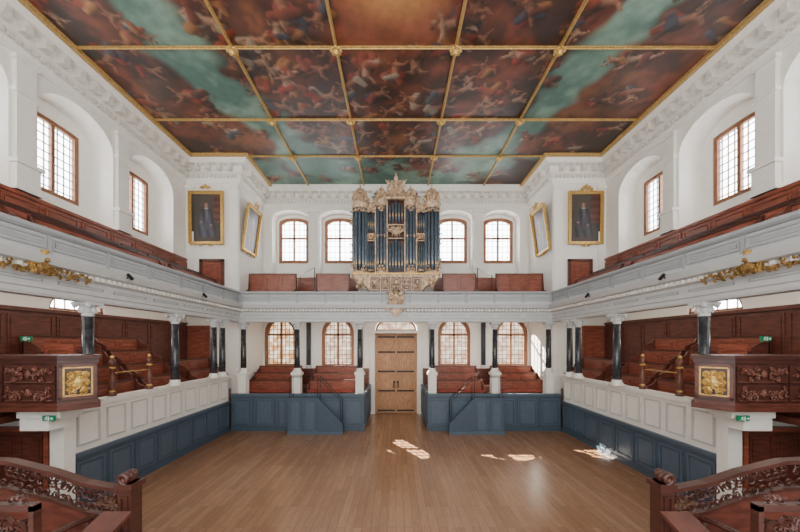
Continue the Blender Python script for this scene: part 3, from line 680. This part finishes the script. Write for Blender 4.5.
for k in range(5):
    px=-.24+.12*k; e_=abs(k-2)/2
    pipe(px,12.9,6.05,1.3-.2*e_,.048); pipe(px,12.9,7.95,.85-.15*e_,.042)
m=MB(far_xf(12.84)).carve(0,7.62,.66,.54,26,31,.017,0); m.ell((0,-.02,7.62),.11,.06,.14); m.box(-.33,.33,0,.06,7.86,7.90); m.box(-.33,.33,0,.06,7.33,7.37)
m.build('centre_carving','goldp',O)
m=MB(far_xf(12.84)).box(-.4,.4,-.06,.1,8.86,8.93); m.slab([(-.36,8.93),(.36,8.93),(.28,9.15),(.12,9.4),(0,9.45),(-.12,9.4),(-.28,9.15)],0.02,.1)
m.carve(0,9.28,.8,.75,36,33,.018,-.05); m.ell((0,-.05,9.4),.09,.07,.14); m.ell((0,-.05,9.64),.08,.05,.12); m.ell((0,-.05,9.80),.04,.04,.07)
for sg in(-1,1):
    m.ell((sg*.27,-.05,9.3),.06,.06,.12); m.ell((sg*.27,-.05,9.47),.04,.04,.05); m.tube([(sg*.27,-.05,9.38),(sg*.36,-.08,9.5),(sg*.40,-.05,9.6)],.018)
m.build('pediment_carving','goldp',O)
pd=thing('carved_cartouche','gilded cartouche hanging below the organ on the balcony face','ornament',(0,YG-.28,4.1))
m=MB(far_xf(YG-.12)); m.slab([(-.22,5.15),(.22,5.15),(.26,4.8),(.16,4.4),(0,4.25),(-.16,4.4),(-.26,4.8)],-.05,.12); m.build('shield','goldp',pd)
MB(far_xf(YG-.12)).carve(0,4.78,.75,.7,24,77,.018,-.08).ell((0,-.1,4.75),.09,.05,.12).build('scrollwork','goldp',pd)
MB(far_xf(YG-.12)).carve(0,5.17,.9,.22,12,78,.017,-.08).build('garland','oldgold',pd)
for s,sd in SIDES:
    m=MB().tube([(s*3.75,12.9,4.74),(s*3.75,12.9,5.9),(s*3.6,14.6,6.6),(s*3.6,14.6,4.75)],.02)
    tag(m.build('handrail','iron'),'thin black stair handrail on the organ gallery, %s of the organ'%sd,'handrail')
# ---------------------------------------------------------------- pulpits
for s,sd in SIDES:
    pl=[(-7.3,5.5),(-5.65,5.5),(-5.32,5.88),(-5.62,6.2),(-5.8,6.3),(-7.3,6.3)]
    P=[(x*-s,y) for x,y in pl]
    def grow(k): return [(x+(s*-1 if abs(x)<6 else 0)*k, y+(-k if y<5.8 else 0)) for x,y in P]
    r=thing('pulpit','carved red-brown orator\'s rostrum jutting from the %s side with gilded crest'%sd,'pulpit',(s*6,6.0,2.1))
    MB().prism(P,2.2,2.98).build('body','redk',r)
    MB().prism(grow(.07),3.0,3.06).prism(grow(.03),2.93,3.0).build('ledge','redk',r)
    MB().prism(grow(.06),2.13,2.21).prism(grow(.02),2.21,2.27).build('base_moulding','redd',r)
    X=lambda u,d,z:(s*u,5.5+d,z)
    for z in(2.44,2.75):
        for uc in(6.08,6.95):
            pn=MB(X).box(uc-.42,uc+.42,-.03,0,z-.14,z+.14).build('front_panel','redk',r)
            MB(X).carve(uc,z,.80,.26,34,int(z*10)+int(uc*5),.011,-.042).ell((uc,-.05,z),.05,.03,.07).tube([(uc-.4,-.04,z-.13),(uc+.4,-.04,z-.13)],.010).build('carved_scrollwork','carve',pn)
    ax,ay=-5.65,5.5; bx,by=-5.32,5.88; L=sqrt((bx-ax)**2+(by-ay)**2); tx,ty=(bx-ax)/L,(by-ay)/L; nxx,nyy=ty,-tx
    def XC(u,d,z): return (-s*(ax+tx*(u+L/2)+nxx*(-d)),ay+ty*(u+L/2)+nyy*(-d),z)
    MB(XC).box(-.19,.19,-.02,0,2.36,2.86).build('crest_panel','redk',r)
    MB(XC).box(-.19,.19,-.035,-.01,2.36,2.385).box(-.19,.19,-.035,-.01,2.835,2.86).box(-.19,-.165,-.035,-.01,2.36,2.86).box(.165,.19,-.035,-.01,2.36,2.86).build('gilt_border','gold',r)
    m=MB(XC).ell((0,-.04,2.6),.085,.05,.12); m.carve(0,2.6,.33,.44,34,91,.014,-.045); m.ell((0,-.05,2.77),.05,.035,.035); m.ell((-.1,-.04,2.6),.03,.03,.08); m.ell((.1,-.04,2.6),.03,.03,.08); m.build('crest','gold',r)
    MB(XC).box(-.235,.235,-.04,-.0,2.31,2.36).box(-.235,.235,-.04,-.0,2.86,2.91).box(-.235,-.19,-.04,-.0,2.31,2.91).box(.19,.235,-.04,-.0,2.31,2.91).build('crest_frame','redd',r)
    m=MB().prism([(s*6.0,5.7),(s*6.5,5.7),(s*6.5,6.05),(s*6.0,6.05)],1.75,2.12); m.prism([(s*5.75,5.65),(s*6.5,5.65),(s*6.5,6.05),(s*5.75,6.05)],1.98,2.12); m.build('bracket','white',r)
    cx,cy=s*7.05,6.66
    r=thing('throne_chair','carved high-backed wooden chair standing behind the %s pulpit'%sd,'chair',(cx,cy,2.0))
    MB().box(cx-.3,cx+.3,cy-.26,cy+.28,2.42,2.5).build('seat','velvet',r)
    m=MB().box(cx-.3,cx+.3,cy+.24,cy+.3,2.5,3.25); m.panels(cx-.28,cx+.28,2.55,3.2,1,cy+.24,.04); m.build('backrest','red',r)
    for i in(-1,1):
        for j in(-1,1): MB().lathe([(.035,2.0),(.04,2.1),(.025,2.2),(.04,2.42)],cx+i*.26,cy+j*.22,8).build('leg','redd',r)
        MB().tube([(cx+i*.28,cy+.26,2.78),(cx+i*.28,cy-.22,2.76),(cx+i*.28,cy-.25,2.5)],.03).build('armrest','redd',r)
    def sign(xf,uc,z,w,label):
        r=thing('exit_sign',label,'sign',xf(uc,0,z-.06),'green running-man exit signs')
        MB(xf).box(uc-w/2,uc+w/2,-.02,0,z-w*.22,z+w*.22).build('board','green',r)
        k=w/.28; Q=MB(xf); y=-.03
        Q.ell((uc-.03*k,y,z+.042*k),.010*k,.004,.010*k,8,4); Q.tube([(uc-.035*k,y,z+.028*k),(uc-.045*k,y,z-.005*k)],.010*k)
        Q.tube([(uc-.045*k,y,z-.005*k),(uc-.02*k,y,z-.02*k),(uc-.025*k,y,z-.045*k)],.006*k); Q.tube([(uc-.045*k,y,z-.005*k),(uc-.065*k,y,z-.03*k),(uc-.085*k,y,z-.03*k)],.006*k)
        Q.tube([(uc-.06*k,y,z+.005*k),(uc-.055*k,y,z+.025*k),(uc-.03*k,y,z+.025*k),(uc-.012*k,y,z+.01*k)],.005*k)
        Q.box(uc+.0*k,uc+.03*k,y-.002,y,z-.045*k,z+.045*k)
        Q.slab([(uc+.05*k,z-.012*k),(uc+.085*k,z-.012*k),(uc+.085*k,z-.032*k),(uc+.12*k,z),(uc+.085*k,z+.032*k),(uc+.085*k,z+.012*k),(uc+.05*k,z+.012*k)],y-.002,y)
        Q.build('pictogram','signw',r)
    sign(far_xf(5.62,s*5.9),0,1.99,.21,'green running-man exit sign hanging beneath the %s pulpit'%sd)
    sign(far_xf(7.02,s*7.85),0,3.36,.24,'green running-man exit sign projecting from the dark wainscot of the %s side'%sd)
    for y,l in((7.3,'nearer the pulpit'),(8.4,'farther along'),):
        m=MB().lathe([(.08,2.1),(.09,2.14),(.05,2.2),(.07,2.32),(.085,2.42),(.05,2.52),(.04,2.66),(.06,2.72),(.055,2.78),(.075,2.83),(.04,2.9),(0,2.93)],s*6.28,y,12)
        rr=thing('turned_post','turned dark wooden post with gilt rings on the %s parapet, %s'%(sd,l),'post',(s*6.28,y,2.1),'turned posts on the parapets')
        m.build('shaft','carve',rr,True)
        for zz in(2.42,2.72,2.2): MB().lathe([(.06,zz-.025),(.082 if zz==2.42 else .066,zz),(.06,zz+.025)],s*6.28,y,10).build('gilt_ring','gold',rr,True)
        MB().ell((s*6.28,y,2.95),.045,.045,.045).build('finial','gold',rr,True)
    tag(MB().tube([(s*6.28,7.36,2.6),(s*6.28,8.34,2.6)],.018).build('brass_rail','brass'),'brass guard rail along the %s parapet'%sd,'rail')
    r=thing('carved_trophy','gilded heraldic carving with crowned beast and garlands on the %s balcony face'%sd,'ornament',(s*5.6,5.4,4.3))
    X5=side_xf(s,5.76)
    m=MB(X5).ell((5.35,-.02,4.52),.13,.08,.12,12,8); m.ell((5.35,-.07,4.63),.06,.06,.065); m.ell((5.35,-.12,4.61),.03,.03,.025)
    m.carve(5.35,4.53,.46,.32,26,44,.014,-.05)
    m.build('beast','oldgold',r,True)
    MB(X5).lathe([(.04,4.68),(.05,4.71),(.04,4.73),(.06,4.77)],5.35,-.07,8).build('crown','gold',r)
    for ux in(5.2,5.5): MB(X5).slab([(ux-.045,4.60),(ux-.045,4.48),(ux,4.38),(ux+.045,4.48),(ux+.045,4.60)],-.05,0).build('shield','gold',r)
    for uc in(4.7,5.02,5.7,6.02): MB(X5).carve(uc,4.45,.38,.2,16,57+int(uc*3),.011,-.02).build('garland','oldgold',r)
    for y,l in((6.9,'near the carved beast'),(9.6,'midway along the gallery')):
        rr=thing('spotlight','small black spotlight fixed to the %s balcony face, %s'%(sd,l),'spotlight',(s*5.6,y,4.6),'gallery spotlights')
        MB().tube([(s*5.60,y,4.70),(s*5.5,y-.02,4.60)],.035,10).build('lamp_head','iron',rr); MB().tube([(s*5.63,y,4.62),(s*5.57,y,4.68)],.014).build('bracket','iron',rr)
# ---------------------------------------------------------------- foreground seats
for s,sd in SIDES:
    struct(MB().box(*sorted((s*2.35,s*8.1)),YN,3.75,0,.95).build('floor_stage_'+sd,'redd'),'raised near platform on the %s'%sd,'floor')
    r=thing('curved_stall','curved dark red stall with pierced carving and scrolled newel, %s foreground'%sd,'stall',(s*3.6,3.3,.95))
    path=[(2.72,3.27,1.80),(3.1,3.32,1.84),(3.5,3.38,1.93),(4.0,3.43,2.02),(4.6,3.43,2.05),(5.4,3.3,2.06)]
    pp=[]
    for i in range(len(path)-1):
        for k in range(5):
            t=k/5; pp.append(tuple(path[i][q]*(1-t)+path[i+1][q]*t for q in range(3)))
    pp.append(path[-1])
    def strip(a,b,th,off=0):
        m=MB(); n=len(pp); V=[];Fc=[]
        for x,y,z in pp:
            for dy in(-th/2+off,th/2+off):
                for q in(a,b): V.append((s*x,y+dy,(z+q) if q>-5 else .95))
        for i in range(n-1):
            j=i*4; k=j+4
            Fc+=[(j,j+1,k+1,k),(j+2,k+2,k+3,j+3),(j+1,j+3,k+3,k+1),(j,k,k+2,j+2)]
        Fc+=[(0,2,3,1),(4*n-4,4*n-3,4*n-1,4*n-2)]
        return m.add(V,Fc)
    strip(0,.04,.10).build('top_rail','redk',r); strip(-.28,-.25,.06).build('lower_rail','redk',r); strip(-9,-.28,.04).build('panel','redd',r)
    m=MB(); RR=random.Random(12)
    for i in range(0,len(pp)-1,1):
        x,y,z=pp[i]
        c=MB(lambda u,d,zz:(s*u,d,zz))
        c.curl(x+RR.uniform(-.03,.03),z-.09,RR.uniform(.045,.07),1.2,RR.choice((-1,1)),RR.uniform(0,6),.009,y); c.curl(x+.05,z-.18,RR.uniform(.04,.06),1.1,RR.choice((-1,1)),RR.uniform(0,6),.008,y)
        c.curl(x+.02,z-.04,.032,1.1,1,RR.uniform(0,6),.007,y); c.curl(x-.02,z-.21,.032,1.1,-1,RR.uniform(0,6),.007,y)
        m.join(c)
    m.build('pierced_carving','redk',r)
    Xm=lambda u,d,z:(s*u,d,z)
    m=MB(Xm); m.box(2.57,2.70,3.2,3.34,.95,1.9); m.box(2.55,2.72,3.18,3.36,1.85,1.9); m.panels(2.58,2.69,1.0,1.8,1,3.2,.02,.03); m.build('newel_post','redk',r)
    m=MB(Xm)
    for dd in(3.22,3.27,3.32): m.curl(2.635,1.95,.06,1.5,1,pi*1.4,.024,dd,18)
    m.ell((2.635,3.27,1.945),.055,.08,.055); m.build('scroll_finial','redk',r,True)
    rr=thing('book_rest','small sloping wooden book rest below the %s stall scroll'%sd,'book rest',(s*2.55,2.85,.95))
    MB(Xm).add([(2.4,2.75,1.66),(2.66,2.75,1.66),(2.66,3.0,1.74),(2.4,3.0,1.74),(2.4,2.75,1.63),(2.66,2.75,1.63),(2.66,3.0,1.71),(2.4,3.0,1.71)],[(0,1,2,3),(4,7,6,5),(0,4,5,1),(1,5,6,2),(2,6,7,3),(3,7,4,0)]).build('board','redd',rr)
    MB(Xm).box(2.5,2.56,2.86,2.92,.95,1.67).box(2.42,2.64,2.76,3.0,.95,1.0).build('stand','redd',rr)
    rr=thing('carved_armchair','dark carved wooden armchair with openwork back, %s foreground corner'%sd,'chair',(s*3.05,2.6,.95))
    Xa=lambda u,d,z:(s*(3.05+u),2.55+d,z)
    m=MB(Xa).box(-.28,-.24,-.03,.03,.95,2.02).box(.24,.28,-.03,.03,.95,2.02).box(-.28,.28,-.02,.02,1.45,1.5).box(-.28,.28,-.03,.03,1.98,2.03); m.build('back_frame','redk',rr)
    m=MB(Xa).carve(0,1.74,.46,.46,26,5,.012,0); m.ell((0,0,1.74),.06,.03,.11); m.build('carved_splat','redk',rr)
    MB(Xa).carve(0,2.06,.5,.12,10,6,.012,0).build('crest_rail','redk',rr)
    MB(Xa).box(-.28,.28,.0,.5,1.36,1.43).build('seat','velvet',rr)
    for i in(-1,1):
        MB(Xa).lathe([(.03,.95),(.035,1.15),(.02,1.2),(.035,1.38),(.025,1.65)],i*.25,.45,8).build('leg','redk',rr)
        MB(Xa).tube([(i*.25,0,1.72),(i*.26,.3,1.7),(i*.25,.5,1.66)],.024).build('armrest','redk',rr)
# ---------------------------------------------------------------- camera, light
cam=bpy.data.cameras.new('camera'); co=bpy.data.objects.new('camera',cam); C.objects.link(co)
co.location=(0,0,EYE); co.rotation_euler=(pi/2,0,0); cam.sensor_width=36; cam.lens=F/800*36
cam.shift_x=4/800; cam.shift_y=77/800; cam.clip_start=.05
bpy.context.scene.camera=co
wd=bpy.data.worlds.new('world'); bpy.context.scene.world=wd; wd.use_nodes=True
bg=wd.node_tree.nodes['Background']; bg.inputs['Color'].default_value=(1,.985,.96,1); bg.inputs['Strength'].default_value=3.0
def light(kind,name,loc,rot,e,sx=1,sy=1,col=(1,1,1)):
    l=bpy.data.lights.new(name,kind); l.energy=e; l.color=col
    if kind=='AREA': l.shape='RECTANGLE'; l.size=sx; l.size_y=sy
    o=bpy.data.objects.new(name,l); C.objects.link(o); o.location=loc; o.rotation_euler=rot; return o
import mathutils
sn=light('SUN','sun',(0,30,30),(0,0,0),420,col=(1,.93,.82)); sn.data.angle=.004
sn.rotation_euler=mathutils.Vector((2.7,-4.9,-3.42)).to_track_quat('-Z','Y').to_euler()
light('AREA','fill_light_forward',(0,-1.0,6.5),(pi/2+.3,0,0),520,12,6,(1,.975,.93))  # added fill behind the camera, not a fitting of the hall
for s in(-1,1):
    light('AREA','soffit_fill',(s*7.1,7.5,4.58),(0,0,0),70,1.2,9,(1,.88,.74))  # added fill hidden under the side galleries to lift their darkness
light('AREA','end_soffit_fill',(0,13.9,4.58),(0,0,0),70,10,1,(1,.92,.82))  # added unseen fill beneath the end gallery
